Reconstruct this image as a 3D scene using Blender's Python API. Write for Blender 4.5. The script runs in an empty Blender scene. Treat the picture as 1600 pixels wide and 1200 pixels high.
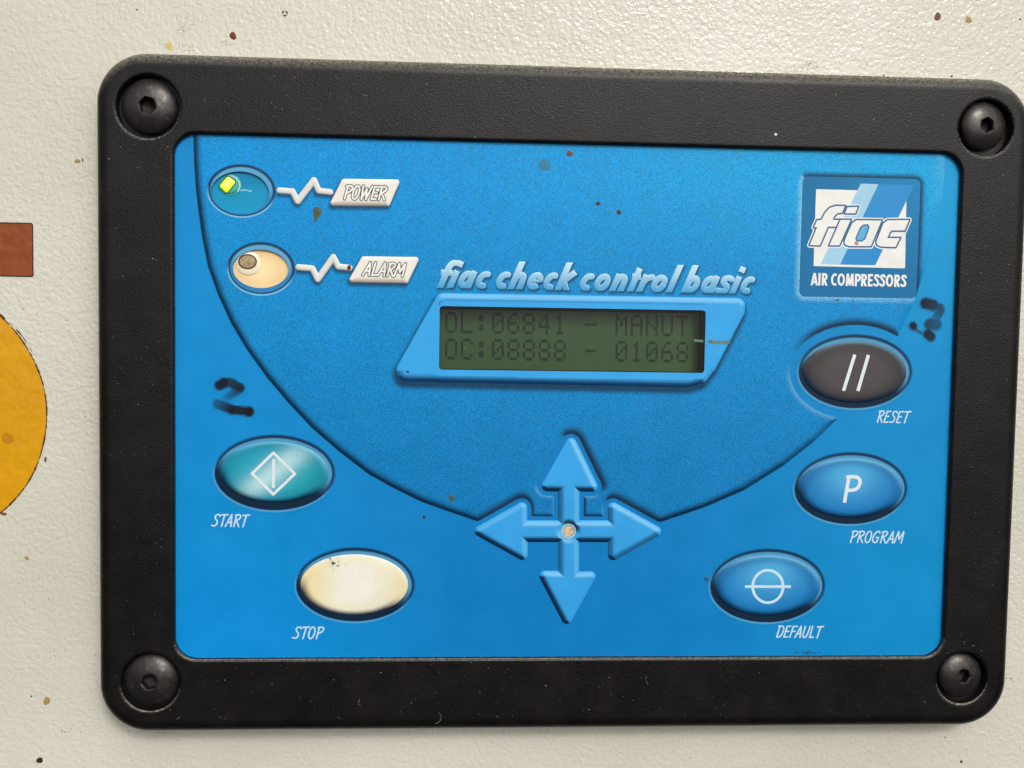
import bpy, bmesh, math, random
import numpy as np
from mathutils import Matrix, Vector

# ------------------------------------------------------------------ camera, sky, sun, exposure
sc = bpy.context.scene
random.seed(7); rng = np.random.RandomState(7)
MM = 0.001                                   # panel drawing is in millimetres, the scene in metres
# panel axes: u to the right, v up, w out of the wall -> world (u, -w, v)
def rotxyz(a, b, c):
    ca, sa, cb, sb, cc, sn = math.cos(a), math.sin(a), math.cos(b), math.sin(b), math.cos(c), math.sin(c)
    return (np.array([[1,0,0],[0,ca,-sa],[0,sa,ca]]) @ np.array([[cb,0,sb],[0,1,0],[-sb,0,cb]])
            @ np.array([[cc,-sn,0],[sn,cc,0],[0,0,1]]))
RC = rotxyz(0.0606, 0.0640, -0.0160)
TC = np.array([15.5534, -5.1633, -292.2378])
CAM = -RC.T @ TC
FPX = 1750.0                                 # focal length in pixels of the 1600 px wide photograph
cd = bpy.data.cameras.new('camera'); cam = bpy.data.objects.new('camera', cd)
sc.collection.objects.link(cam)
toW = np.array([[1,0,0],[0,0,-1],[0,1,0]], float)
Rw = toW @ RC.T
pw = toW @ CAM * MM
M4 = Matrix([[*Rw[0], pw[0]], [*Rw[1], pw[1]], [*Rw[2], pw[2]], [0,0,0,1]])
cam.matrix_world = M4
cd.sensor_width = 36.0; cd.lens = 36.0 * FPX / 1600.0
cd.clip_start = 0.01; cd.clip_end = 50
sc.camera = cam

SUN_EL, SUN_AZ = math.radians(32), math.radians(16)      # azimuth measured from the panel's normal to the right
w = bpy.data.worlds.new('World'); sc.world = w; w.use_nodes = True
nt = w.node_tree; nt.nodes.clear()
out = nt.nodes.new('ShaderNodeOutputWorld'); bg = nt.nodes.new('ShaderNodeBackground')
sky = nt.nodes.new('ShaderNodeTexSky'); sky.sky_type = 'NISHITA'; sky.sun_disc = False
sky.sun_elevation = SUN_EL; sky.sun_rotation = math.pi - SUN_AZ; sky.dust_density = 4.0; sky.air_density = 1.0
hs = nt.nodes.new('ShaderNodeHueSaturation'); hs.inputs['Saturation'].default_value = 0.18
nt.links.new(sky.outputs[0], hs.inputs['Color']); nt.links.new(hs.outputs[0], bg.inputs[0])
bg.inputs[1].default_value = 0.15
nt.links.new(bg.outputs[0], out.inputs[0])

sl = bpy.data.lights.new('sun', 'SUN'); so = bpy.data.objects.new('sun', sl); sc.collection.objects.link(so)
sl.energy = 1.2; sl.angle = math.radians(10); sl.color = (1.0, 0.955, 0.86)
dsun = Vector((math.sin(SUN_AZ)*math.cos(SUN_EL), -math.cos(SUN_AZ)*math.cos(SUN_EL), math.sin(SUN_EL)))
so.rotation_euler = dsun.to_track_quat('Z', 'Y').to_euler(); so.location = dsun * 2
sc.view_settings.view_transform = 'Standard'; sc.view_settings.look = 'None'
sc.view_settings.gamma = 1.0; sc.view_settings.exposure = -0.33

# ------------------------------------------------------------------ survey helper
def P(px, py, w=0.0):
    """photograph pixel -> (u, v) in millimetres on the plane at height w of the panel"""
    px = np.asarray(px, float); py = np.asarray(py, float)
    d = np.stack([(px-800)/FPX, -(py-600)/FPX, -np.ones_like(px)], -1) @ RC
    t = (w - CAM[2]) / d[..., 2]
    return CAM[0] + t*d[..., 0], CAM[1] + t*d[..., 1]
def PP(pts, w=0.0):
    a = np.array(pts, float); u, v = P(a[:,0], a[:,1], w); return np.stack([u, v], -1)
PX = 1/6.0                                    # one photograph pixel on the panel, mm

def lin(c):
    c = np.asarray(c, float)/255.0
    return np.where(c <= 0.04045, c/12.92, ((c+0.055)/1.055)**2.4)
def mix(a, b, t):
    t = np.clip(t, 0, 1)[..., None]; return a*(1-t) + b*t
def sstep(a, b, x):
    t = np.clip((x-a)/(b-a), 0, 1); return t*t*(3-2*t)

# ------------------------------------------------------------------ objects
def tag(o, label=None, cat=None, group=None, kind=None):
    if label: o['label'] = label
    if cat: o['category'] = cat
    if group: o['group'] = group
    if kind: o['kind'] = kind
    return o
def link(name, me, parent=None, mat=None):
    o = bpy.data.objects.new(name, me); sc.collection.objects.link(o)
    if parent: o.parent = parent
    if mat and me: me.materials.append(mat)
    return o
def empty(name):
    o = bpy.data.objects.new(name, None); sc.collection.objects.link(o); o.empty_display_size = 0.02; return o
def world(uvw):
    a = np.asarray(uvw, float); return np.stack([a[:,0], -a[:,2], a[:,1]], -1)*MM

def raw_mesh(name, uvw, faces_by_size, col=None, smooth=None):
    me = bpy.data.meshes.new(name)
    co = world(uvw).astype(np.float32)
    me.vertices.add(len(co)); me.vertices.foreach_set('co', co.ravel())
    idx = np.concatenate([f.ravel() for f in faces_by_size if len(f)])
    sizes = np.concatenate([np.full(len(f), f.shape[1]) for f in faces_by_size if len(f)])
    me.loops.add(len(idx)); me.loops.foreach_set('vertex_index', idx.astype(np.int32))
    me.polygons.add(len(sizes))
    st = np.concatenate([[0], np.cumsum(sizes)[:-1]])
    me.polygons.foreach_set('loop_start', st.astype(np.int32))
    if smooth is not None: me.polygons.foreach_set('use_smooth', np.asarray(smooth, bool))
    me.update(calc_edges=True); me.validate()
    if col is not None:
        at = me.color_attributes.new('ink', 'FLOAT_COLOR', 'POINT')
        at.data.foreach_set('color', np.asarray(col, np.float32).ravel())
    return me

def field(name, bbox, res, sdf, mat, parent=None, z=0.0, col=None, skirt=None):
    """a sheet cut out along sdf < 0, with height z(u,v,d) and printed colour col(u,v,d,n)"""
    u0, v0, u1, v1 = bbox
    nx = int(math.ceil((u1-u0)/res))+1; ny = int(math.ceil((v1-v0)/res))+1
    X, Y = np.meshgrid(u0+np.arange(nx)*res, v0+np.arange(ny)*res)
    D = sdf(X, Y); D = np.where(np.abs(D) < 1e-3*res, -1e-3*res, D).ravel()
    X = X.ravel(); Y = Y.ravel(); I = np.arange(nx*ny).reshape(ny, nx)
    a, b, c, d = I[:-1,:-1].ravel(), I[:-1,1:].ravel(), I[1:,1:].ravel(), I[1:,:-1].ravel()
    ins = D < 0
    n = ins[a].astype(int)+ins[b]+ins[c]+ins[d]
    full = n == 4; part = (n > 0) & (n < 4)
    quads = np.stack([a, b, c, d], -1)[full]
    tr = np.concatenate([np.stack([a, b, c], -1)[part], np.stack([a, c, d], -1)[part]])
    k = ins[tr].sum(1)
    tfull = tr[k == 3]
    keys, out3, out4, seg = [], [], [], []
    N = nx*ny
    def rollto(t, flag):                         # rotate so that the odd vertex out is first
        j = np.argmax(flag, 1); r = (j[:,None]+np.arange(3)) % 3
        return np.take_along_axis(t, r, 1)
    t1 = tr[k == 1]; t1 = rollto(t1, ins[t1]) if len(t1) else t1.reshape(0,3)
    t2 = tr[k == 2]; t2 = rollto(t2, ~ins[t2]) if len(t2) else t2.reshape(0,3)
    def ek(p, q): return np.minimum(p, q).astype(np.int64)*N + np.maximum(p, q)
    e1a, e1b = ek(t1[:,0], t1[:,1]), ek(t1[:,0], t1[:,2])
    e2a, e2b = ek(t2[:,0], t2[:,1]), ek(t2[:,0], t2[:,2])
    ev, inv = np.unique(np.concatenate([e1a, e1b, e2a, e2b]), return_inverse=True)
    inv = inv + N
    n1, n2 = len(t1), len(t2)
    i1a, i1b, i2a, i2b = inv[:n1], inv[n1:2*n1], inv[2*n1:2*n1+n2], inv[2*n1+n2:]
    p, q = ev//N, ev % N
    tt = D[p]/(D[p]-D[q])
    cx, cy = X[p]+(X[q]-X[p])*tt, Y[p]+(Y[q]-Y[p])*tt
    tris = np.concatenate([tfull, np.stack([t1[:,0], i1a, i1b], -1)])
    q2 = np.stack([i2a, t2[:,1], t2[:,2], i2b], -1)
    quads = np.concatenate([quads, q2])
    AX, AY = np.concatenate([X, cx]), np.concatenate([Y, cy])
    used = np.unique(np.concatenate([tris.ravel(), quads.ravel()]))
    remap = np.full(len(AX), -1); remap[used] = np.arange(len(used))
    tris, quads = remap[tris], remap[quads]
    vx, vy = AX[used], AY[used]
    dd = np.concatenate([D, np.zeros(len(ev))])[used]
    if callable(z) or col is not None:
        h = 0.02; g0 = sdf(vx, vy)
        gx, gy = (sdf(vx+h, vy)-g0)/h, (sdf(vx, vy+h)-g0)/h
        l = np.hypot(gx, gy)+1e-9; nn = (gx/l, gy/l)
    zz = z(vx, vy, dd) if callable(z) else np.full(len(vx), float(z))
    cc = None
    if col is not None:
        cc = col(vx, vy, dd, nn)
        if cc.shape[-1] == 3: cc = np.concatenate([cc, np.zeros((len(cc),1))], 1)
    uvw = np.stack([vx, vy, zz], -1)
    smooth = [np.ones(len(tris)), np.ones(len(quads))]
    if skirt is not None:
        segs = np.concatenate([np.stack([i1a, i1b], -1), np.stack([i2b, i2a], -1)])
        segs = remap[segs]; su = np.unique(segs)
        rm = np.full(len(uvw), -1); rm[su] = np.arange(len(su))
        top = uvw[su].copy(); bot = top.copy(); bot[:,2] = skirt
        base = len(uvw); uvw = np.concatenate([uvw, top, bot])
        s = rm[segs]+base; m = len(su)
        quads = np.concatenate([quads, np.stack([s[:,1], s[:,0], s[:,0]+m, s[:,1]+m], -1)])
        smooth[1] = np.concatenate([smooth[1], np.zeros(len(segs))])
        if cc is not None: cc = np.concatenate([cc, cc[su], cc[su]])
    fb = [tris, quads]; sm = np.concatenate([smooth[i] for i in range(2) if len(fb[i])])
    me = raw_mesh(name, uvw, fb, cc, sm)
    return link(name, me, parent, mat)

# ------------------------------------------------------------------ distance shapes (mm)
def sd_poly(pts):
    pts = np.asarray(pts, float)
    def f(X, Y):
        d = np.full(X.shape, 1e9); s = np.ones(X.shape)
        n = len(pts)
        for i in range(n):
            a, b = pts[i], pts[i-1]
            ex, ey = b[0]-a[0], b[1]-a[1]; wx, wy = X-a[0], Y-a[1]
            t = np.clip((wx*ex+wy*ey)/(ex*ex+ey*ey+1e-12), 0, 1)
            d = np.minimum(d, (wx-ex*t)**2+(wy-ey*t)**2)
            c1 = Y >= a[1]; c2 = Y < b[1]; c3 = ex*wy > ey*wx
            flip = (c1 & c2 & c3) | (~c1 & ~c2 & ~c3)
            s = np.where(flip, -s, s)
        return s*np.sqrt(d)
    return f
def inset(pts, r):
    """move every edge of a polygon inwards by r (a later growth by r rounds its corners)"""
    p = np.asarray(pts, float); n = len(p); area = sum(p[i-1][0]*p[i][1]-p[i][0]*p[i-1][1] for i in range(n))
    sg = 1 if area > 0 else -1; o = []
    for i in range(n):
        a, b, c = p[i-1], p[i], p[(i+1) % n]
        d1 = (b-a)/np.hypot(*(b-a)); d2 = (c-b)/np.hypot(*(c-b))
        n1 = sg*np.array([-d1[1], d1[0]]); n2 = sg*np.array([-d2[1], d2[0]])
        m = n1+n2; o.append(b+m*r/(1+n1@n2))
    return np.array(o)
def sd_round(pts_px, r_px):
    q = inset(PP(pts_px), r_px*PX); f = sd_poly(q); return lambda X, Y: f(X, Y)-r_px*PX
def sd_rrect(u0, v0, u1, v1, r):
    cx, cy, hx, hy = (u0+u1)/2, (v0+v1)/2, abs(u1-u0)/2-r, abs(v1-v0)/2-r
    def f(X, Y):
        qx, qy = np.abs(X-cx)-hx, np.abs(Y-cy)-hy
        return np.hypot(np.maximum(qx,0), np.maximum(qy,0))+np.minimum(np.maximum(qx,qy),0)-r
    return f
def sd_ell(c, rx, ry):
    def f(X, Y):
        x, y = (X-c[0]), (Y-c[1])
        k0 = np.hypot(x/rx, y/ry); k1 = np.hypot(x/rx**2, y/ry**2)+1e-9
        return np.where(k0 < 0.05, -min(rx, ry), k0*(k0-1)/k1)
    return f
def ell_px(l, t, r, b, w=0.0):
    cx, cy = (l+r)/2, (t+b)/2
    ul = P(l, cy, w)[0]; ur = P(r, cy, w)[0]; vt = P(cx, t, w)[1]; vb = P(cx, b, w)[1]
    return ((float(ul+ur)/2, float(vt+vb)/2), float(ur-ul)/2, float(vt-vb)/2)
def sd_strokes(strokes, hw, butt=False, clip=None):
    """strokes: list of (polyline, closed?)"""
    def f(X, Y):
        D = np.full(X.shape, 1e9)
        for pl, wd in strokes:
            h = hw*wd; n = len(pl)
            for i in range(n-1):
                a, b = pl[i], pl[i+1]
                ex, ey = b[0]-a[0], b[1]-a[1]; L = math.hypot(ex, ey)+1e-9; ex /= L; ey /= L
                wx, wy = X-a[0], Y-a[1]; t = wx*ex+wy*ey; q = np.abs(wx*ey-wy*ex)
                if butt:
                    dx = np.maximum(-t, t-L)
                    first = i == 0; last = i == n-2
                    box = np.maximum(q-h, dx)
                    D = np.minimum(D, box)
                    if not first: D = np.minimum(D, np.hypot(wx, wy)-h)
                else:
                    tc = np.clip(t, 0, L); D = np.minimum(D, np.hypot(wx-ex*tc, wy-ey*tc)-h)
        if clip is not None: D = np.maximum(D, clip(X, Y))
        return D
    return f
def smooth_pl(pl, n=2):
    pl = [tuple(p) for p in pl]
    for _ in range(n):
        o = [pl[0]]
        for a, b in zip(pl[:-1], pl[1:]):
            o.append((a[0]*.75+b[0]*.25, a[1]*.75+b[1]*.25)); o.append((a[0]*.25+b[0]*.75, a[1]*.25+b[1]*.75))
        o.append(pl[-1]); pl = o
    return pl
def arc(cx, cy, rx, ry, a0, a1, n=14):
    return [(cx+rx*math.cos(math.radians(a0+(a1-a0)*i/n)), cy+ry*math.sin(math.radians(a0+(a1-a0)*i/n))) for i in range(n+1)]

# ------------------------------------------------------------------ materials
def mat(name, base=(.5,.5,.5), rough=.5, spec=.5, metal=0.0):
    m = bpy.data.materials.new(name); m.use_nodes = True
    b = m.node_tree.nodes['Principled BSDF']
    b.inputs['Base Color'].default_value = (*base, 1); b.inputs['Roughness'].default_value = rough
    b.inputs['Specular IOR Level'].default_value = spec; b.inputs['Metallic'].default_value = metal
    return m, m.node_tree, b
def noise(nt, scale, detail=3, rough=.55, vec=None):
    n = nt.nodes.new('ShaderNodeTexNoise'); n.inputs['Scale'].default_value = scale
    n.inputs['Detail'].default_value = detail; n.inputs['Roughness'].default_value = rough
    if vec is None:
        tc = nt.nodes.new('ShaderNodeTexCoord'); vec = tc.outputs['Object']
    nt.links.new(vec, n.inputs['Vector']); return n
def ramp(nt, src, p0, c0, p1, c1):
    r = nt.nodes.new('ShaderNodeMapRange'); r.inputs['From Min'].default_value = p0; r.inputs['From Max'].default_value = p1
    r.inputs['To Min'].default_value = c0; r.inputs['To Max'].default_value = c1
    nt.links.new(src, r.inputs['Value']); return r.outputs[0]
def bump(nt, b, src, dist, strength=1.0, prev=None):
    n = nt.nodes.new('ShaderNodeBump'); n.inputs['Distance'].default_value = dist; n.inputs['Strength'].default_value = strength
    nt.links.new(src, n.inputs['Height'])
    if prev: nt.links.new(prev, n.inputs['Normal'])
    nt.links.new(n.outputs[0], b.inputs['Normal']); return n.outputs[0]

# printed film: the ink colour of the artwork, and in its alpha how strong the printed grain is
FILM, t_, b_ = mat('printed_film', rough=.42, spec=.2)
at = t_.nodes.new('ShaderNodeVertexColor'); at.layer_name = 'ink'
n1 = noise(t_, 3800, 1.0, .8)
g = ramp(t_, n1.outputs[0], .32, -1.0, .68, 1.0)
mu = t_.nodes.new('ShaderNodeMath'); mu.operation = 'MULTIPLY'; t_.links.new(g, mu.inputs[0]); t_.links.new(at.outputs['Alpha'], mu.inputs[1])
ad = t_.nodes.new('ShaderNodeMath'); ad.operation = 'ADD'; t_.links.new(mu.outputs[0], ad.inputs[0]); ad.inputs[1].default_value = 1.0
n2 = noise(t_, 90, 4, .6); g2 = ramp(t_, n2.outputs[0], .3, .95, .7, 1.05)
m2 = t_.nodes.new('ShaderNodeMath'); m2.operation = 'MULTIPLY'; t_.links.new(ad.outputs[0], m2.inputs[0]); t_.links.new(g2, m2.inputs[1])
vm = t_.nodes.new('ShaderNodeVectorMath'); vm.operation = 'SCALE'
t_.links.new(at.outputs['Color'], vm.inputs[0]); t_.links.new(m2.outputs[0], vm.inputs['Scale'])
t_.links.new(vm.outputs[0], b_.inputs['Base Color'])
bump(t_, b_, noise(t_, 2600, 2).outputs[0], 0.00005, .6)
t_.links.new(ramp(t_, n2.outputs[0], .3, .36, .7, .5), b_.inputs['Roughness'])

WALL, t_, b_ = mat('orange_peel_paint', (0.69, 0.66, 0.555), .11, .5)
n1 = noise(t_, 420, 1.0, .45); n2 = noise(t_, 1000, 1, .5); n3 = noise(t_, 14, 4, .6)
p_ = bump(t_, b_, n1.outputs[0], 0.0005, .13); bump(t_, b_, n2.outputs[0], 0.0005, .45, p_)
cr = t_.nodes.new('ShaderNodeMix'); cr.data_type = 'RGBA'
cr.inputs[6].default_value = (0.625, 0.60, 0.505, 1); cr.inputs[7].default_value = (0.69, 0.67, 0.58, 1)
t_.links.new(ramp(t_, n3.outputs[0], .35, 0, .65, 1), cr.inputs[0]); 
n4 = noise(t_, 1500, 2, .5); n5 = noise(t_, 60, 3, .6)
gr = t_.nodes.new('ShaderNodeMath'); gr.operation = 'MULTIPLY'
t_.links.new(ramp(t_, n4.outputs[0], .70, 0, .76, 1), gr.inputs[0]); t_.links.new(ramp(t_, n5.outputs[0], .5, 0, .62, .8), gr.inputs[1])
cg = t_.nodes.new('ShaderNodeMix'); cg.data_type = 'RGBA'; cg.inputs[7].default_value = (0.16, 0.14, 0.10, 1)
t_.links.new(cr.outputs[2], cg.inputs[6]); t_.links.new(gr.outputs[0], cg.inputs[0])
t_.links.new(cg.outputs[2], b_.inputs['Base Color'])

BLACK, t_, b_ = mat('black_grained_plastic', (0.0125, 0.0115, 0.012), .3, .24)
n1 = noise(t_, 2700, 2.0, .6); n2 = noise(t_, 35, 4, .6)
bump(t_, b_, n1.outputs[0], 0.00024, .36)
t_.links.new(ramp(t_, n2.outputs[0], .3, .26, .7, .36), b_.inputs['Roughness'])
cr = t_.nodes.new('ShaderNodeMix'); cr.data_type = 'RGBA'
cr.inputs[6].default_value = (0.0055, 0.0048, 0.005, 1); cr.inputs[7].default_value = (0.013, 0.0112, 0.0108, 1)
t_.links.new(ramp(t_, noise(t_, 120, 5, .7).outputs[0], .42, 0, .75, 1), cr.inputs[0])
BLACK_CLEAN = BLACK.copy(); BLACK_CLEAN.name = 'black_plastic_recess'; tt_ = BLACK_CLEAN.node_tree
_b = tt_.nodes['Principled BSDF']; _m = [n for n in tt_.nodes if n.type == 'MIX'][0]; tt_.links.new(_m.outputs[2], _b.inputs['Base Color'])
# dust on the upward-facing top flank, lightened further to stand in for its sheen
gm = t_.nodes.new('ShaderNodeNewGeometry'); sx = t_.nodes.new('ShaderNodeSeparateXYZ'); t_.links.new(gm.outputs['True Normal'], sx.inputs[0])
du = t_.nodes.new('ShaderNodeMath'); du.operation = 'MULTIPLY'
t_.links.new(ramp(t_, sx.outputs['Z'], .08, 0, .7, 1), du.inputs[0]); t_.links.new(ramp(t_, noise(t_, 1700, 4, .8).outputs[0], .38, .1, .62, 1), du.inputs[1])
cg = t_.nodes.new('ShaderNodeMix'); cg.data_type = 'RGBA'; cg.inputs[7].default_value = (0.30, 0.275, 0.22, 1)
t_.links.new(du.outputs[0], cg.inputs[0]); t_.links.new(cr.outputs[2], cg.inputs[6]); t_.links.new(cg.outputs[2], b_.inputs['Base Color'])

STEEL, t_, b_ = mat('black_oxide_steel', (0.06, 0.056, 0.055), .4, .5, .7)
n1 = noise(t_, 700, 4, .7); bump(t_, b_, n1.outputs[0], 0.00012, .5)
t_.links.new(ramp(t_, noise(t_, 300, 4, .6).outputs[0], .3, .24, .7, .48), b_.inputs['Roughness'])
cr = t_.nodes.new('ShaderNodeMix'); cr.data_type = 'RGBA'
cr.inputs[6].default_value = (0.055, 0.050, 0.048, 1); cr.inputs[7].default_value = (0.17, 0.155, 0.14, 1)
t_.links.new(ramp(t_, noise(t_, 450, 5, .7).outputs[0], .55, 0, .75, 1), cr.inputs[0]); t_.links.new(cr.outputs[2], b_.inputs['Base Color'])

def simple(name, c, rough=.5, spec=.4, var=.12, scale=600):
    m, t, b = mat(name, tuple(c), rough, spec)
    n = noise(t, scale, 3, .6); vm = t.nodes.new('ShaderNodeVectorMath'); vm.operation = 'SCALE'
    vm.inputs[0].default_value = tuple(c); t.links.new(ramp(t, n.outputs[0], .3, 1-var, .7, 1+var), vm.inputs['Scale'])
    t.links.new(vm.outputs[0], b.inputs['Base Color']); return m
DARKHOLE = simple('shadowed_socket_steel', (0.012,0.011,0.010), .6, .3)
LCD = simple('lcd_green_glass', lin((58,90,48)), .35, .4, .06, 60)
LCDINK = simple('lcd_segment_ink', lin((30,46,29)), .4, .3, .1)
LCDFRAME = simple('lcd_dark_frame', lin((38,40,34)), .6, .3)
DUST = simple('pale_dust', (0.48,0.46,0.42), .9, .1)
WHITEINK = simple('white_print_ink', lin((222,232,236)), .4, .35, .06)
PALEINK = simple('pale_blue_print_ink', lin((196,222,240)), .4, .35, .06)
GLASS = bpy.data.materials.new('clear_window_film'); GLASS.use_nodes = True
t_ = GLASS.node_tree; t_.nodes.clear()
o_ = t_.nodes.new('ShaderNodeOutputMaterial'); mx = t_.nodes.new('ShaderNodeMixShader'); tr = t_.nodes.new('ShaderNodeBsdfTransparent')
gl = t_.nodes.new('ShaderNodeBsdfGlossy'); gl.inputs['Roughness'].default_value = .3; fr = t_.nodes.new('ShaderNodeFresnel'); fr.inputs[0].default_value = 1.33
tr.inputs[0].default_value = (.82,.86,.82,1)
t_.links.new(fr.outputs[0], mx.inputs[0]); t_.links.new(tr.outputs[0], mx.inputs[1]); t_.links.new(gl.outputs[0], mx.inputs[2]); t_.links.new(mx.outputs[0], o_.inputs[0])
LEDLIT, t_, b_ = mat('lit_green_led', lin((200,240,20)), .3, .5)
b_.inputs['Emission Color'].default_value = (0.60, 0.88, 0.0, 1); b_.inputs['Emission Strength'].default_value = 1.0
LEDHOT, t_, b_ = mat('led_hot_core', lin((230,240,90)), .3, .5)
b_.inputs['Emission Color'].default_value = (0.85, 1.0, 0.12, 1); b_.inputs['Emission Strength'].default_value = 0.9
LEDCLEAR, t_, b_ = mat('clear_led_resin', lin((50,176,176)), .12, .6)
LEDOFF = simple('unlit_led_resin', lin((168,146,108)), .25, .6, .45, 1100)
YELLOW = simple('yellow_sticker_vinyl', lin((216,154,2)), .35, .45, .06, 300)
BROWN = simple('red_brown_sticker_vinyl', lin((142,68,20)), .35, .45, .10, 300)
GRIME = simple('dark_grime_line', lin((70,48,30)), .7, .2, .3)
for m_ in (YELLOW, BROWN):                    # the stickers follow the orange peel of the paint under them
    t_ = m_.node_tree; b_ = t_.nodes['Principled BSDF']; bump(t_, b_, noise(t_, 330, 2.0, .45).outputs[0], 0.0006, .4)

# ------------------------------------------------------------------ the wall the panel is screwed to
WW = -8.5                                     # wall surface, 8.5 mm behind the printed film
bm = bmesh.new()
bmesh.ops.create_cube(bm, size=1, matrix=Matrix.Translation((0, (-WW+1.5)*MM, 0)) @ Matrix.Diagonal((0.9, 3*MM, 0.7, 1)))
me = bpy.data.meshes.new('wall'); bm.to_mesh(me); bm.free()
wall = tag(link('wall', me, None, WALL), 'cream painted sheet metal wall with orange peel texture', None, None, 'structure')

def blob(name, px, py, r, mt, parent, w, seed=0, sx=1.0, sy=1.0, lift=.06, ang=0, n=18, top=None):
    rs = np.random.RandomState(seed*17+3); u, v = map(float, P(px, py, w))
    th = np.linspace(0, 2*math.pi, n, endpoint=False)
    rr = r*PX*(1+.10*np.sin(2*th+rs.rand()*6)+.06*np.sin(3*th+rs.rand()*6)+.015*rs.randn(n))
    ca, sa = math.cos(ang), math.sin(ang)
    pts = []
    for k, h in ((1.0, 0.0), (.8, .75), (.4, 1.0)):
        x, y = rr*k*np.cos(th)*sx, rr*k*np.sin(th)*sy
        pts += [(u+a*ca-b*sa, v+a*sa+b*ca, w+lift*h+.008) for a, b in zip(x, y)]
    pts.append((u, v, w+lift*1.02+.008)); q = []
    for l in range(2):
        for i in range(n): q.append((l*n+i, l*n+(i+1)%n, (l+1)*n+(i+1)%n, (l+1)*n+i))
    t = [(2*n+i, 2*n+(i+1)%n, 3*n) for i in range(n)]
    me = raw_mesh(name, pts, [np.array(q), np.array(t)], None, np.ones(len(q)+len(t)))
    return link(name, me, parent, mt)
RUST = simple('rust_brown_spot', lin((108,72,38)), .5, .3, .35, 2500)
TAN = simple('tan_spot', lin((168,140,92)), .5, .3, .35, 2500)
DKSPOT = simple('dark_brown_spot', lin((62,40,32)), .5, .3, .3, 2500)
OLIVE = simple('olive_drip', lin((78,90,66)), .5, .3, .25, 2000)
REDB = simple('red_brown_spot', lin((108,44,22)), .5, .3, .25, 2000)
for i, (px, py, r, m_, sx, sy) in enumerate([
        (364,56,5.2,REDB,1,1.15),(265,72,6.5,simple('yellow_resin_spot', lin((205,192,130)),.3,.5,.15,1500),1.1,1),
        (1465,26,5.5,RUST,1,1.1),(1513,31,5.2,TAN,1,1.1),(121,252,3.6,TAN,1.2,1),(129,250,2.0,DKSPOT,.6,1.4),
        (73,1095,5.0,TAN,1,1.4),(62,1188,5.0,DKSPOT,1,1),(42,872,3.4,TAN,1,1),(1502,1190,2.4,DKSPOT,1,1),
        (1487,119,1.8,DKSPOT,1,1),(1496,1130,1.8,DKSPOT,1,1),(1477,1152,1.3,DKSPOT,1,1),(214,15,1.4,DKSPOT,1,1),
        (49,1088,1.4,DKSPOT,1,1),(71,718,3.0,RUST,.6,1.5),(6,803,3.4,RUST,1.3,.7),(1594,30,1.6,DKSPOT,1,1),(1381,118,1.6,RUST,1,1),
        (1580,1060,1.4,DKSPOT,1,1)]):
    blob('paint_spot', px, py, r, m_, wall, WW, i, sx, sy)
# little dark ring where a chip lifted
u, v = P(445, 21, WW); u = float(u); v = float(v)
field('paint_chip', (u-1.3, v-1.3, u+1.3, v+1.3), .1, lambda X, Y: np.abs(np.hypot(X-u, (Y-v)*1.05)-.62)-.13-.10*np.sin(3*np.arctan2(Y-v, X-u)), DKSPOT, wall, z=WW+.03)
# scuffs: countless tiny dark flecks
def flecks(name, zones, mt, parent, w, size=(.05,.16), label=None):
    pts, tri = [], []
    for (px, py, sxp, syp, n) in zones:
        for k in range(n):
            qx, qy = px+rng.randn()*sxp, py+rng.randn()*syp
            u, v = map(float, P(qx, qy, w)); s = rng.uniform(*size); a = rng.rand()*6.28; e = rng.uniform(.35, 1)
            b0 = len(pts)
            for j in range(5):
                t = j*1.2566; x, y = s*math.cos(t), s*e*math.sin(t)
                pts.append((u+x*math.cos(a)-y*math.sin(a), v+x*math.sin(a)+y*math.cos(a), w+.035))
            tri += [(b0, b0+1, b0+2), (b0, b0+2, b0+3), (b0, b0+3, b0+4)]
    me = raw_mesh(name, pts, [np.array(tri)]); o = link(name, me, parent, mt); o['kind'] = 'stuff'; return o
SCUFF = simple('grey_scuff', lin((112,98,84)), .8, .2, .3)
flecks('scuff', [(288,42,8,9,60),(290,78,9,6,32),(352,66,4,4,14),(1262,104,11,4,60),(1210,106,10,3,20),(1240,112,14,2,30),
                 (148,1045,3,18,30),(86,1018,10,6,14),(105,1142,14,4,18),(240,1145,60,4,30),(168,1115,6,5,10),(75,915,10,10,12),
                 (900,1142,300,3,60),(1500,1140,25,8,12),(140,690,6,120,22),(60,480,20,60,6)], SCUFF, wall, WW, (.05,.17))

# stickers at the left edge
def sticker(name, sdf, bbox, mt, label):
    o = field(name, bbox, .8, sdf, mt, None, z=WW+.12, skirt=WW+.01)
    tag(o, label, 'sticker'); return o
bu0, bv1 = map(float, P(-70, 347, WW)); bu1, bv0 = map(float, P(51.5, 431.5, WW))
br = sticker('square_sticker', sd_rrect(bu0, bv0, bu1, bv1, .35), (bu0-1, bv0-1, bu1+1, bv1+1), BROWN,
             'red-brown rectangular sticker above the yellow disc on the wall')
field('grime_edge', (bu0-1, bv0-1, bu1+1, bv1+1), .2, lambda X, Y: np.abs(sd_rrect(bu0, bv0, bu1, bv1, .35)(X, Y)-.05)-.16, GRIME, br, z=WW+.15)
cyx, cyy = map(float, P(-136.6, 646, WW)); cr_ = float(P(73, 646, WW)[0])-cyx
ye = sticker('round_sticker', lambda X, Y: np.hypot(X-cyx, Y-cyy)-cr_, (cyx-cr_-1, cyy-cr_-1, cyx+cr_+1, cyy+cr_+1), YELLOW,
             'round orange-yellow sticker with dark grimy rim below the red-brown one')
def rimsd(X, Y):
    a = np.arctan2(Y-cyy, X-cyx); r = np.hypot(X-cyx, Y-cyy)
    wob = .05*np.sin(a*57)+.05*np.sin(a*131+1)+.06*np.sin(a*23)
    return np.abs(r-cr_-.05-.06*np.sin(a*9))-.15-wob*.6
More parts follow.
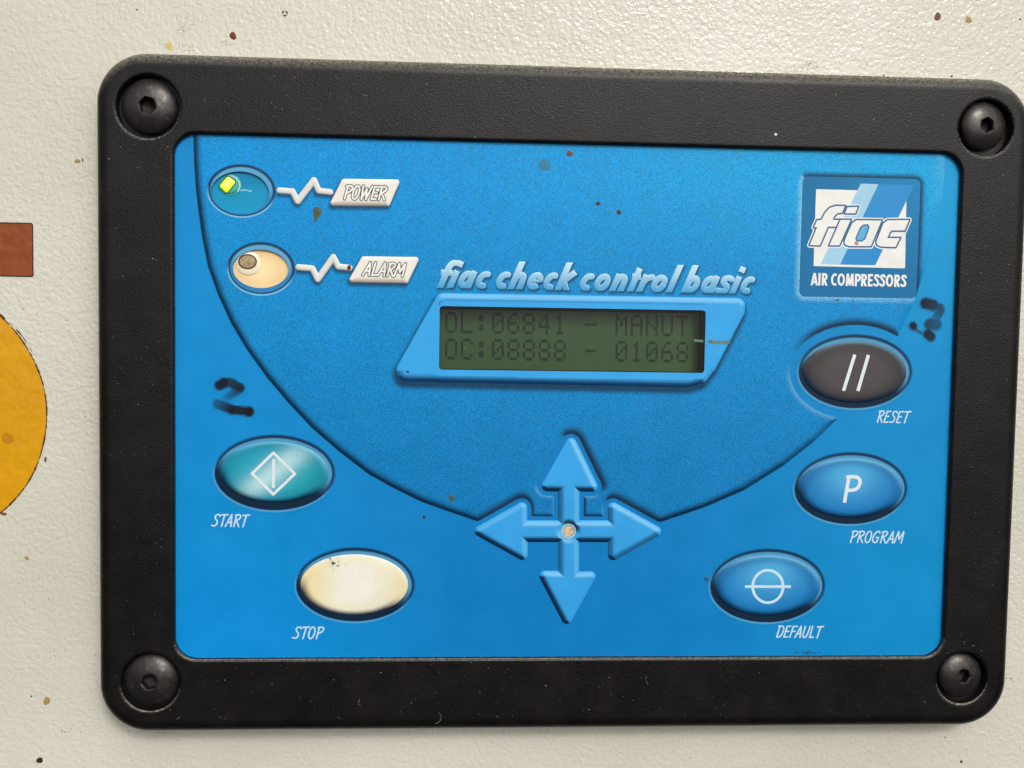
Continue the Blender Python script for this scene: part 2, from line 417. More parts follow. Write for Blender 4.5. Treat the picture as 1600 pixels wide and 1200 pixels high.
field('grime_edge', (cyx, cyy-cr_-1, cyx+cr_+1, cyy+cr_+1), .16, rimsd, GRIME, ye, z=WW+.15)
def rim2(X, Y):
    a = np.arctan2(Y-cyy, X-cyx); r = np.hypot(X-cyx, Y-cyy)
    return np.maximum(np.maximum(np.abs(r-cr_-.52-.12*np.sin(a*13))-.11-.05*np.sin(a*77)-.06*np.sin(a*31), -(a-.50)), a-.95)
field('grime_edge', (cyx, cyy-cr_-1, cyx+cr_+2, cyy+cr_+2), .16, rim2, GRIME, ye, z=WW+.05)
blob('stain', 12, 685, 9, simple('dull_yellow_stain', lin((196,128,14)), .5, .3, .1), ye, WW+.13, 3, lift=.02)

# ------------------------------------------------------------------ the control panel
panel = tag(empty('control_panel'), 'blue membrane control panel with LCD in a black plastic frame held by four hex screws', 'control panel')
panel.location = (0, 0, 0)
OV = (-101.5, -66.9, 101.5, 66.9); ORAD = 5.6
ov_sdf = sd_rrect(*OV, ORAD)

# --- artwork colours; the curved field's lighter top is partly light put into the colour
def base_col(u, v):
    a = lin((32,142,214)); b = lin((14,126,198)); c = lin((40,142,208)); d = lin((20,142,222))
    t = sstep(-95, -10, u); col = mix(np.broadcast_to(a, u.shape+(3,)), b, t)
    col = mix(col, c, sstep(10, 95, u)); col = mix(col, lin((62,160,224)), sstep(60, 100, u)*sstep(0, 60, v))
    col = mix(col, d, sstep(-20, -66, v)*(1-sstep(-100, -30, u))*.9)
    return col*np.array([.06, .95, .94])
def bowl_base(u, v):
    top = mix(np.broadcast_to(lin((30,150,226)), u.shape+(3,)), lin((62,166,230)), sstep(-60, 90, u))
    col = mix(top, lin((36,142,212)), sstep(62, 30, v)); col = mix(col, lin((24,126,194)), sstep(30, -22, v))
    return col*np.array([.06, .95, .93])
NAVY = lin((2,34,60)); PALE = lin((150,208,240))

# --- bowl outline
bowl_px = [(302,170),(302,212),(303,250),(305.5,290),(310,330),(315.6,370),(325,417),(340.6,460.6),(360.5,504),(384,544),(417,590),(450,629),
           (487.5,669),(531,706.5),(576,741),(610,760),(656,783),(700,799),(744.4,814),(800,830),(980,830),(1038.7,813.5),(1100,793),(1162.5,766),(1225,727),
           (1272,690),(1310,653),(1350,600),(1395,545),(1425,480),(1447,417),(1459,367),(1470,320),(1475,280),(1476.6,245),(1477,170)]
bowl_poly = PP(bowl_px)
sd_bowl_poly = sd_poly(bowl_poly)
# --- arrow cross (inset skeleton polygon, grown by its corner radius)
ar_px = [(893,675),(939,768.5),(905.5,768),(905.5,813),(950,813),(949.5,779),(1042,830),(950,881),(950,847),(905,847),(905,893),(936.5,892),
         (885.5,984),(837,891),(872,892),(872,847),(824.5,847),(825,881),(733,830),(824,779),(824,813),(872,813),(872,768),(840.5,767)]
arrow_sdf = sd_round(ar_px, 8.5)
# --- display surround
_sr = sd_poly(np.array(PP([(693,471),(1151,478.5),(1150,487),(1106,571),(1093,587),(1074,592),(634,582.5),(632.5,578)])))
sur_sdf = lambda X, Y: _sr(X, Y)-13*PX
lcd_c = PP([(687,478),(1101.7,485),(1100,583),(686,577)])
lu0, lv0, lu1, lv1 = (lcd_c[0,0]+lcd_c[3,0])/2, (lcd_c[2,1]+lcd_c[3,1])/2, (lcd_c[1,0]+lcd_c[2,0])/2, (lcd_c[0,1]+lcd_c[1,1])/2
lcd_sdf = sd_rrect(lu0, lv0, lu1, lv1, .9)
# --- ellipses: outer rim and body of every key, outer rim and window of every lamp
KEYS = {
 'start':   (ell_px(334.5,681,522.5,798), ell_px(344,690,513,785.5)),
 'stop':    (ell_px(462,857,646.8,971.5), ell_px(469.5,866,637.5,961)),
 'reset':   (ell_px(1247,524,1424,638.5), ell_px(1254,533,1416,629.5)),
 'program': (ell_px(1240.6,708,1416.5,819.5), ell_px(1247,716,1410,809)),
 'default': (ell_px(1109,859,1288,973), ell_px(1116,867.5,1281,962))}
LAMPS = {'power': (ell_px(325.8,258.6,429,338.4), ell_px(330,268,420.5,333.5)),
         'alarm': (ell_px(357,380,459,460), ell_px(363.6,390,451,450))}
cut_reset = sd_ell(*ell_px(1234,507,1437,655))
lamp_sdf = {k: sd_ell(*v[0]) for k, v in LAMPS.items()}
def bowl_sdf(X, Y):
    d = sd_bowl_poly(X, Y)
    d = np.maximum(d, ov_sdf(X, Y)+.02)
    d = np.maximum(d, -(arrow_sdf(X, Y)-7*PX)); d = np.maximum(d, -cut_reset(X, Y))
    d = np.maximum(d, -(lcd_sdf(X, Y)-.3))
    for s in lamp_sdf.values(): d = np.maximum(d, -(s(X, Y)+.1))
    return d
def base_sdf(X, Y):
    d = np.maximum(ov_sdf(X, Y)-.6, -(lcd_sdf(X, Y)-.3))
    for s in lamp_sdf.values(): d = np.maximum(d, -(s(X, Y)+.1))
    return d

LX, LY = .5, .866
def emboss(col, d, n, wd, dark=.9, light=.4, p=1.2, navy=NAVY, pale=PALE):
    lam = n[0]*LX+n[1]*LY; e = np.clip(1+d/wd, 0, 1)**p
    col = mix(col, navy, e*dark*sstep(.0, .75, -lam)); return mix(col, pale, e*light*sstep(.1, .9, lam))

# ------------------------------------------------------------------ bezel
hx = [(231,166.5,48,42),(1541,200,45,38.3),(234.5,1066.5,46,42),(1503.5,1060,42.5,38)]
TOPW = 1.7
screws = []
for px, py, rr, rh in hx:
    u, v = P(px, py, TOPW); screws.append((float(u), float(v), rr*.164, rh*.164))
su = lambda px, py: tuple(map(float, P(px, py, -.5)))
BO = (su(154.2,600)[0], su(880,1136.5)[1], su(1589.6,600)[0], su(880,103.5)[1])
BR = 12.6
b_out = sd_rrect(*BO, BR); b_in = sd_rrect(OV[0]-.1, OV[1]-.1, OV[2]+.1, OV[3]+.1, ORAD)
def bez_sdf(X, Y):
    d = np.maximum(b_out(X, Y), -b_in(X, Y))
    for (u, v, rr, rh) in screws: d = np.maximum(d, rr-np.hypot(X-u, Y-v))
    return d
def bez_z(u, v, d):
    t = np.clip(-b_out(u, v), 0, 3.4); z = TOPW-(3.4-np.sqrt(np.maximum(0, 3.4**2-(3.4-t)**2)))*.78
    t2 = np.clip(b_in(u, v), 0, .5); z -= .5-np.sqrt(np.maximum(0, .25-(.5-t2)**2))
    for (su_, sv_, rr, rh) in screws:
        t3 = np.clip(np.hypot(u-su_, v-sv_)-rr, 0, .4); z -= (.4-np.sqrt(np.maximum(0, .16-(.4-t3)**2)))*.8
    return z
bez = field('bezel', (BO[0]-1, BO[1]-1, BO[2]+1, BO[3]+1), .42, bez_sdf, BLACK, panel, z=bez_z)
bez['label'] = 'black grained plastic frame'
# side walls: outer flank to the wall, inner flank to the film, the four counterbores
def ring(name, sdfpts, z0, z1, mt, parent):
    n = len(sdfpts); pts = [(p[0], p[1], z0) for p in sdfpts]+[(p[0], p[1], z1) for p in sdfpts]
    q = np.array([(i, (i+1)%n, n+(i+1)%n, n+i) for i in range(n)])
    return link(name, raw_mesh(name, pts, [q], None, np.ones(n)), parent, mt)
def rr_pts(b, r, n=24):
    o = []
    for cx, cy, a0 in ((b[2]-r, b[3]-r, 0), (b[0]+r, b[3]-r, 90), (b[0]+r, b[1]+r, 180), (b[2]-r, b[1]+r, 270)):
        for i in range(n+1): a = math.radians(a0+90*i/n); o.append((cx+r*math.cos(a), cy+r*math.sin(a)))
    return o
ring('outer_flank', rr_pts(BO, BR), TOPW-3.4*.78+.05, WW, BLACK, bez)
ring('inner_flank', rr_pts((OV[0]-.1, OV[1]-.1, OV[2]+.1, OV[3]+.1), ORAD), TOPW-.46, -.1, BLACK_CLEAN, bez)
for (u, v, rr, rh) in screws:
    cp = [(u+rr*math.cos(a), v+rr*math.sin(a)) for a in np.linspace(0, 2*math.pi, 64, endpoint=False)]
    n = 64; pts = [(p[0], p[1], TOPW-.3) for p in cp]+[(p[0], p[1], -1.6) for p in cp]+[(u, v, -1.6)]
    q = np.array([(i, (i+1)%n, n+(i+1)%n, n+i) for i in range(n)]); t = np.array([(n+i, n+(i+1)%n, 2*n) for i in range(n)])
    link('counterbore', raw_mesh('counterbore', pts, [q, t], None, np.r_[np.ones(n), np.zeros(n)]), bez, BLACK_CLEAN)

# screws: button heads with a hex socket
def screw(u, v, rh, spin, tilt):
    N = 72; th = np.linspace(0, 2*math.pi, N, endpoint=False); af = rh*.27
    hexr = af/np.cos((th % (math.pi/3))-math.pi/6)
    H = rh*.45; pts = []; rings = []
    def dome(r): return H*math.sqrt(max(0, 1-(r/rh*.97)**2))**.9
    prof = [(k, None) for k in (1.0, .985, .95, .9, .83, .75, .66, .57, .48, .40, .36)]
    pts += [(rh*math.cos(a), rh*math.sin(a), -.5) for a in th]; rings.append(0)
    for k, _ in prof:
        rings.append(len(pts)); r = rh*k; z = dome(r)+(.25 if k == 1 else .32)
        pts += [(r*math.cos(a), r*math.sin(a), z) for a in th]
    ztop = dome(rh*.33)+.30
    rings.append(len(pts)); pts += [((h+.28)*math.cos(a), (h+.28)*math.sin(a), ztop) for a, h in zip(th, hexr)]
    q = []
    for r0, r1 in zip(rings[:-1], rings[1:]):
        q += [(r0+i, r0+(i+1)%N, r1+(i+1)%N, r1+i) for i in range(N)]
    head = raw_mesh('screw_head', pts, [np.array(q)], None, np.ones(len(q)))
    sp = [((h+.28)*math.cos(a), (h+.28)*math.sin(a), ztop) for a, h in zip(th, hexr)]
    sp += [(h*math.cos(a), h*math.sin(a), ztop-.22) for a, h in zip(th, hexr)]
    sp += [(h*math.cos(a), h*math.sin(a), ztop-2.6) for a, h in zip(th, hexr)]+[(0, 0, ztop-3.1)]
    sq = [(l*N+i, l*N+(i+1)%N, (l+1)*N+(i+1)%N, (l+1)*N+i) for l in range(2) for i in range(N)]
    stt = [(2*N+i, 2*N+(i+1)%N, 3*N) for i in range(N)]
    sock = raw_mesh('socket', sp, [np.array(sq), np.array(stt)], None, np.zeros(len(sq)+len(stt)))
    sock.materials.append(STEEL); sock.materials.append(DARKHOLE)
    mi = np.r_[np.zeros(N), np.ones(N*2)]; sock.polygons.foreach_set('material_index', mi.astype(np.int32))
    h = link('hex_screw', head, panel, STEEL); s = link('socket', sock, h)
    h.location = (u*MM, 1.0*MM, v*MM); h.rotation_euler = (tilt[0], spin, tilt[1])
    return h
tl = [(0.0,0.0),(0.0,.10),(0.03,0.0),(-.02,.12)]
for i, (u, v, rr, rh) in enumerate(screws):
    off = [(0,.25),(-.1,.75),(0,.3),(0,.55)][i]
    screw(u+off[0], v+off[1], rh, [.25,.55,.9,.1][i], tl[i])

# ------------------------------------------------------------------ text
CAPS = {  # brush capitals, height 1
 'S': ([smooth_pl([(.5,.84),(.42,.99),(.2,.98),(.08,.8),(.2,.6),(.38,.46),(.42,.2),(.26,.0),(.0,.08)])], .5),
 'T': ([[(.02,.95),(.56,1.0)],[(.3,.97),(.26,.0)]], .5),
 'A': ([[(.0,.0),(.30,1.0),(.48,.0)],[(.1,.34),(.46,.36)]], .54),
 'R': ([[(.1,.0),(.1,.97)], smooth_pl([(.0,.95),(.3,1.02),(.5,.9),(.42,.62),(.1,.48)]), [(.2,.5),(.52,.0)]], .54),
 'P': ([[(.1,.0),(.1,.97)], smooth_pl([(.0,.95),(.32,1.02),(.52,.88),(.42,.58),(.1,.44)])], .5),
 'O': ([arc(.27,.5,.23,.5,0,360,22)], .58),
 'E': ([[(.44,.98),(.1,.96),(.08,.02),(.42,.04)],[(.08,.52),(.38,.54)]], .48),
 'W': ([[(.04,1.),(.14,.0),(.36,.8),(.48,.0),(.72,1.)]], .74),
 'L': ([[(.08,1.),(.08,.02),(.42,.05)]], .44),
 'M': ([[(.0,.0),(.14,1.),(.34,.3),(.58,1.),(.62,.0)]], .68),
 'G': ([smooth_pl([(.5,.85),(.42,1.),(.18,.98),(.0,.6),(.04,.15),(.24,.0),(.46,.08),(.46,.44)]), [(.28,.46),(.5,.46)]], .58),
 'D': ([[(.1,.98),(.08,.0)], smooth_pl([(.0,.96),(.3,1.02),(.56,.8),(.5,.2),(.3,.0),(.06,.02)])], .58),
 'F': ([[(.46,.98),(.1,.96),(.06,.0)],[(.08,.52),(.38,.54)]], .44),
 'U': ([smooth_pl([(.06,1.),(.04,.3),(.12,.02),(.34,.0),(.46,.25),(.5,1.)])], .56)}
_st = lambda x, t=1.06: [(x, -.08), (x, t)]
LOW = {   # heavy condensed lower case, ascender 1, x-height .62
 'f': ([smooth_pl([(.20,-.08),(.20,.3),(.20,.74),(.26,.91),(.44,.90)]), [(.02,.54),(.40,.54)]], .38),
 'i': ([[(.10,-.08),(.10,.62)], [(.10,.77),(.10,.97)]], .25),
 'a': ([arc(.23,.31,.145,.215,0,360,16), [(.39,-.0),(.39,.62)]], .53),
 'c': ([arc(.24,.31,.15,.215,55,305,14)], .43),
 'h': ([_st(.10), smooth_pl([(.10,.30),(.14,.50),(.26,.54),(.36,.46),(.37,.30),(.37,-.08)])], .505),
 'e': ([arc(.24,.31,.15,.215,0,318,16), [(.14,.31),(.38,.31),'thin']], .50),
 'k': ([_st(.10), [(.10,.26),(.42,.66)], [(.16,.34),(.42,-.06)]], .50),
 'o': ([arc(.25,.31,.155,.215,0,360,18)], .55),
 'n': ([[(.10,-.08),(.10,.62)], smooth_pl([(.10,.30),(.14,.50),(.26,.54),(.36,.46),(.37,.30),(.37,-.08)])], .495),
 't': ([[(.16,-.08),(.16,.84)],[(.02,.54),(.31,.54)]], .33),
 'r': ([[(.10,-.08),(.10,.62)], smooth_pl([(.10,.30),(.16,.50),(.34,.53)])], .36),
 'l': ([_st(.10)], .27),
 'b': ([_st(.10), arc(.26,.31,.145,.215,0,360,16)], .55),
 's': ([smooth_pl([(.34,.52),(.22,.57),(.09,.52),(.10,.38),(.30,.26),(.30,.10),(.18,.05),(.02,.10)])], .42),
 ' ': ([], .16)}
HEAVY = { # heavy condensed capitals
 'A': ([[(.03,-.05),(.23,1.0),(.43,-.05)],[(.12,.26),(.34,.26)]], .49),
 'I': ([[(.10,-.1),(.10,1.1)]], .25),
 'R': ([[(.10,-.1),(.10,1.1)], smooth_pl([(.10,.90),(.30,.92),(.38,.72),(.30,.50),(.10,.50)]), [(.2,.5),(.40,-.08)]], .49),
 'C': ([arc(.30,.5,.20,.41,55,305,14)], .47),
 'O': ([arc(.30,.5,.20,.41,0,360,18)], .62),
 'M': ([[(.08,-.1),(.14,1.05)],[(.14,1.0),(.31,.05)],[(.31,.05),(.48,1.0)],[(.48,1.05),(.54,-.1)]], .65),
 'P': ([[(.10,-.1),(.10,1.1)], smooth_pl([(.10,.90),(.32,.92),(.40,.68),(.30,.44),(.10,.42)])], .46),
 'E': ([[(.10,-.1),(.10,1.1)],[(.1,.91),(.38,.91)],[(.1,.5),(.36,.5)],[(.1,.09),(.38,.09)]], .43),
 'S': ([smooth_pl([(.38,.78),(.30,.93),(.14,.90),(.10,.70),(.34,.42),(.34,.16),(.20,.06),(.04,.18)])], .44),
 ' ': ([], .18)}
def lay(text, font, pl, pr, hpx, slant, gap=.06):
    """place text from photograph points pl to pr along its baseline; returns strokes in mm and the local frame"""
    a = np.array(P(*pl)); b = np.array(P(*pr)); e = (b-a); L = np.hypot(*e); e = e/L; nrm = np.array([-e[1], e[0]])
    H = hpx*PX; tot = sum(font[c][1]+gap for c in text)-gap
    sx = (L-slant*H*0)/tot; st = []; x = 0
    for c in text:
        for s in font[c][0]:
            wt = .5 if s[-1] == 'thin' else 1.0; s = [q_ for q_ in s if q_ != 'thin']
            pl2 = [a+e*((x+px)*sx+slant*py*H)+nrm*(py*H) for px, py in s]
            st.append(([tuple(q) for q in pl2], wt))
        x += font[c][1]+gap
    return st, a, e, nrm, H
def bb(st, m):
    q = np.array([p for s, _ in st for p in s]); return (q[:,0].min()-m, q[:,1].min()-m, q[:,0].max()+m, q[:,1].max()+m)

ovl = field('overlay', (OV[0]-1, OV[1]-1, OV[2]+1, OV[3]+1), .8, base_sdf, FILM, panel, z=0.0,
            col=lambda u, v, d, n: np.concatenate([base_col(u, v), np.full(u.shape+(1,), .03)], -1))
ovl['label'] = 'blue printed membrane sheet with rounded corners'

# ---- title lettering
tst, ta, te, tn, tH = lay('fiac check control basic', LOW, (677.5,449.5), (1172,459.2), 43, .42, .03)
tclip = lambda X, Y: np.maximum(-((X-ta[0])*tn[0]+(Y-ta[1])*tn[1]), ((X-ta[0])*tn[0]+(Y-ta[1])*tn[1])-tH)
title_sdf = sd_strokes(tst, tH*.109, True, tclip)
tbb = bb(tst, .8)
# ---- name plates and traces
PLATES = {'power': [(538,284),(619.5,285),(605,318),(521,317.5)], 'alarm': [(568.5,405),(649.5,406),(633.5,438.5),(550.5,437)]}
plate_sdf = {k: (lambda f: (lambda X, Y: f(X, Y)-4.4*PX))(sd_poly(PP(p))) for k, p in PLATES.items()}
TRACE = {'power': [(437,298),(457,299.5),(465,315),(490.5,282),(498,298.5),(515.6,300.5)],
         'alarm': [(466.5,417.8),(488,419.6),(496.5,436.5),(520.8,402),(528.5,416.8),(545.8,418.6)]}
trace_st = {k: [([tuple(q) for q in PP(p)], 1.0)] for k, p in TRACE.items()}
trace_sdf = {k: sd_strokes(s, 4.9*PX) for k, s in trace_st.items()}
# ---- badge recess
badge_c = PP([(1253.5,275),(1437,280.5),(1432,466.6),(1248.5,463)])
bu0, bu1 = badge_c[[0,3],0].mean(), badge_c[[1,2],0].mean(); bv0, bv1 = badge_c[[2,3],1].mean(), badge_c[[0,1],1].mean()
badge_sdf = sd_rrect(bu0, bv0, bu1, bv1, 1.5)

def near(bx, m, u, v): return (u > bx[0]-m) & (u < bx[2]+m) & (v > bx[1]-m) & (v < bx[3]+m)
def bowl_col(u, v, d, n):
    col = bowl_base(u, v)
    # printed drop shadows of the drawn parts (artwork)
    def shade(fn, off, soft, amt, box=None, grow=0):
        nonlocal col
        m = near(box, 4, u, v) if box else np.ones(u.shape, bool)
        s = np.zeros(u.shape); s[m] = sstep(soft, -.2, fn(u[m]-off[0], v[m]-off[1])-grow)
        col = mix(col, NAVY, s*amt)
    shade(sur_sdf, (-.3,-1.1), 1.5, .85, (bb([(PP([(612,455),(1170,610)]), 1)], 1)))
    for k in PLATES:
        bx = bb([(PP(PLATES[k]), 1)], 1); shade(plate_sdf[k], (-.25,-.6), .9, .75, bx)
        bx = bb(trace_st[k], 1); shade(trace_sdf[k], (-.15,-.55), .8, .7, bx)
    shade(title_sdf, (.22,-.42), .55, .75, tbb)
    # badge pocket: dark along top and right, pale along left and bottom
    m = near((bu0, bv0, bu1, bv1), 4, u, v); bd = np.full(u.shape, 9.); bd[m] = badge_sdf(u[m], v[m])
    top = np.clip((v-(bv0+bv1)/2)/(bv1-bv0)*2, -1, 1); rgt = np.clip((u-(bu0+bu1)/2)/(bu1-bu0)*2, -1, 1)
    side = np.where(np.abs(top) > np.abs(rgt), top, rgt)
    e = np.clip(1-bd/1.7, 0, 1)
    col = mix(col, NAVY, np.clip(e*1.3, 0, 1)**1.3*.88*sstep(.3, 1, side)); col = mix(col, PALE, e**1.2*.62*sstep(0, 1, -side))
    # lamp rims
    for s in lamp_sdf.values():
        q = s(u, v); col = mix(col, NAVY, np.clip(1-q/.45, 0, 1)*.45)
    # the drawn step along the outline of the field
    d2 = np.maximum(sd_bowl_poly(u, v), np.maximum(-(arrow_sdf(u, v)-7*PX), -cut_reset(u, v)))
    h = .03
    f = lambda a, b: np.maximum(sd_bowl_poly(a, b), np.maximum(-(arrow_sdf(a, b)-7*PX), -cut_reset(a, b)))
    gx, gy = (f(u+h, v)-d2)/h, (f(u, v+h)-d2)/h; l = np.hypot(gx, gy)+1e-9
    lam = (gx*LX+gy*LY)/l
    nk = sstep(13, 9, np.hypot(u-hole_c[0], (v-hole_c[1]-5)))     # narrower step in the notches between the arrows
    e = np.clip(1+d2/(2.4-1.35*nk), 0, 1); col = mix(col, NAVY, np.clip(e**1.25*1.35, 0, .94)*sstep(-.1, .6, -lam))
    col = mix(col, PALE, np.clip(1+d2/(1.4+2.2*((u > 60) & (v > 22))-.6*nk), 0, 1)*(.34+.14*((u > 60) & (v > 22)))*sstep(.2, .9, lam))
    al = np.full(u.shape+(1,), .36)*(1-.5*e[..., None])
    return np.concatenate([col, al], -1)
hole_c = tuple(map(float, P(888, 829.5)))
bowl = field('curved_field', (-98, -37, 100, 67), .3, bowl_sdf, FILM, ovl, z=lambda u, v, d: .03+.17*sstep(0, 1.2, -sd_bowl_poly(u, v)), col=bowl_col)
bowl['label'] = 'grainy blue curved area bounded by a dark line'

# ---- arrow pad
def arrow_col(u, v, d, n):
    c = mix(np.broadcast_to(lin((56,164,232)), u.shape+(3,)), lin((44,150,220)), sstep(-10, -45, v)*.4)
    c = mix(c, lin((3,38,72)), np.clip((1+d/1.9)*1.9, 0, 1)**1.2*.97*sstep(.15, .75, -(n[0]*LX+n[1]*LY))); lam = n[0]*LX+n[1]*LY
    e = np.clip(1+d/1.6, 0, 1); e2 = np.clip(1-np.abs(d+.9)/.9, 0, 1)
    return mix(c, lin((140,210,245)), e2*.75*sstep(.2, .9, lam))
hole_c = tuple(map(float, P(888, 829.5)))
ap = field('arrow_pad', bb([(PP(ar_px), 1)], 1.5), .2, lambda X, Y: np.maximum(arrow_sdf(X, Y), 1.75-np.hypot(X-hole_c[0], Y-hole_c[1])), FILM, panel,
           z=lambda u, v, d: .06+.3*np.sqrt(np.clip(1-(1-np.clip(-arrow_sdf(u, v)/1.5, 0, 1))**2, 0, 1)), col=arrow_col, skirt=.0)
ap['label'] = 'light blue four-way arrow cross'
CREAMPL = simple('beige_lamp_plastic', lin((214,184,146)), .4, .4, .3, 900)
hb = field('centre_lamp', (hole_c[0]-2.2, hole_c[1]-2.2, hole_c[0]+2.2, hole_c[1]+2.2), .15, lambda X, Y: np.hypot(X-hole_c[0], Y-hole_c[1])-1.5,
           CREAMPL, ap, z=lambda u, v, d: .03+.15*np.clip(-d/1.5, 0, 1))
field('lamp_ring', (hole_c[0]-2.2, hole_c[1]-2.2, hole_c[0]+2.2, hole_c[1]+2.2), .1, lambda X, Y: np.abs(np.hypot(X-hole_c[0], Y-hole_c[1])-1.78)-.2,
      simple('pale_ring_print', lin((150,200,225)), .4), ap, z=.39, skirt=.1)

# ---- push keys
def key(kind, label):
    (c0, rx0, ry0), (c1, rx1, ry1) = KEYS[kind]
    s0, s1 = sd_ell(c0, rx0, ry0), sd_ell(c1, rx1, ry1)
    box = (c0[0]-rx0-1.5, c0[1]-ry0-1.5, c0[0]+rx0+1.5, c0[1]+ry0+1.5)
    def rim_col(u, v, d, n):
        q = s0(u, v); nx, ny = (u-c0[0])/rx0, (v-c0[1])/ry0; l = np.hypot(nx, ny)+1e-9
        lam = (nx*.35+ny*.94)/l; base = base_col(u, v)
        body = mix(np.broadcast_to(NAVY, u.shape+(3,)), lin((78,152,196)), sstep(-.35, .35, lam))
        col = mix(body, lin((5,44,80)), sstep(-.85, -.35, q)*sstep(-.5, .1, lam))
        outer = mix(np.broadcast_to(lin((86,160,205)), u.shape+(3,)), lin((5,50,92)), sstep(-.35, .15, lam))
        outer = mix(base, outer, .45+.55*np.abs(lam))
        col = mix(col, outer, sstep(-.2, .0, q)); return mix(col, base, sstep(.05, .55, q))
    rim = None
    def zb(u, v, d): return .07+.28*np.sqrt(np.clip(1-(1-np.clip(-s1(u, v)/3.2, 0, 1))**2, 0, 1))
    NV = NAVY
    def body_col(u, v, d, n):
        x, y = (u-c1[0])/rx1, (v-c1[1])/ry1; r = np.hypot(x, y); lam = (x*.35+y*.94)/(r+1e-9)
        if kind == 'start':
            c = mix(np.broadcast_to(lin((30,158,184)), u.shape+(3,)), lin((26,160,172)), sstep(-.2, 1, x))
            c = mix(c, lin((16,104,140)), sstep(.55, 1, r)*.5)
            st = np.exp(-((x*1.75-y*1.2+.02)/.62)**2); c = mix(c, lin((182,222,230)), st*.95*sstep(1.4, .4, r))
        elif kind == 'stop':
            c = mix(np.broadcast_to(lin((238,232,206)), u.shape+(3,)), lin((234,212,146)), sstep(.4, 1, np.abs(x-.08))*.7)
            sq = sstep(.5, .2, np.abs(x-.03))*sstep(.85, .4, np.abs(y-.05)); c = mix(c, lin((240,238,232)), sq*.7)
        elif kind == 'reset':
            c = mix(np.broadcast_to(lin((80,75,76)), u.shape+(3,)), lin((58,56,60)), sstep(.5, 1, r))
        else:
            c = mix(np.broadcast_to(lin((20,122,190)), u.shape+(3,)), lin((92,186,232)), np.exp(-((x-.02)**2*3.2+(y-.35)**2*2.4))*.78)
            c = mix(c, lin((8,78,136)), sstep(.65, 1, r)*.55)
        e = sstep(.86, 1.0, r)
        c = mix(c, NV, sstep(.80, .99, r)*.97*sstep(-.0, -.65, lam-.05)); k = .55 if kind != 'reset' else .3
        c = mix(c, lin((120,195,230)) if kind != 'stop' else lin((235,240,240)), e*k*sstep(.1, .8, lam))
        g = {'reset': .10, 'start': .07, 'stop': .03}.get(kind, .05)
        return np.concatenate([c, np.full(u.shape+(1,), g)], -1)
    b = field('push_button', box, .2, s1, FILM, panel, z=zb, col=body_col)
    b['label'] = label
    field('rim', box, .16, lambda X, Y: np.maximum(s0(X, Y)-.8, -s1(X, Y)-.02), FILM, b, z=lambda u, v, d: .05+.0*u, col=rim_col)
    return b, zb
kb = {}
for k, l in (('start', 'teal oval start button'), ('stop', 'worn cream oval stop button'), ('reset', 'dark grey oval reset button'),
             ('program', 'blue oval button with a letter P'), ('default', 'blue oval button with a circle and bar')):
    kb[k] = key(k, l)
def icon(name, parent, zb, st, hw, mt, butt=True):
    st = [([tuple(q) for q in PP(s)], 1.0) for s in st]
    f = sd_strokes(st, hw*PX, butt); return field(name, bb(st, 1), .12, f, mt, parent, z=lambda u, v, d: zb(u, v, d)+.035)
icon('diamond_symbol', kb['start'][0], kb['start'][1], [[(427.6,707.5),(461,740),(427.4,772),(394.3,739.5),(427.6,707.5),(440,719.5)],[(428,717),(427.4,762)]], 2.1, WHITEINK)
icon('double_bar_symbol', kb['reset'][0], kb['reset'][1], [[(1334.8,554),(1317.2,610.5)],[(1356,554.5),(1339.6,610.8)]], 2.7, WHITEINK)
icon('letter', kb['program'][0], kb['program'][1], [[(1326,743),(1318.6,785)], smooth_pl([(1323,745),(1337,744),(1344,750),(1341,761),(1334,765.5),(1321,766)])], 2.8, WHITEINK)
icon('circle_bar_symbol', kb['default'][0], kb['default'][1], [arc(1199.2,915.8,23.7,25.3,0,360,36),[(1163.4,916),(1235,916)]], 2.2, PALEINK)

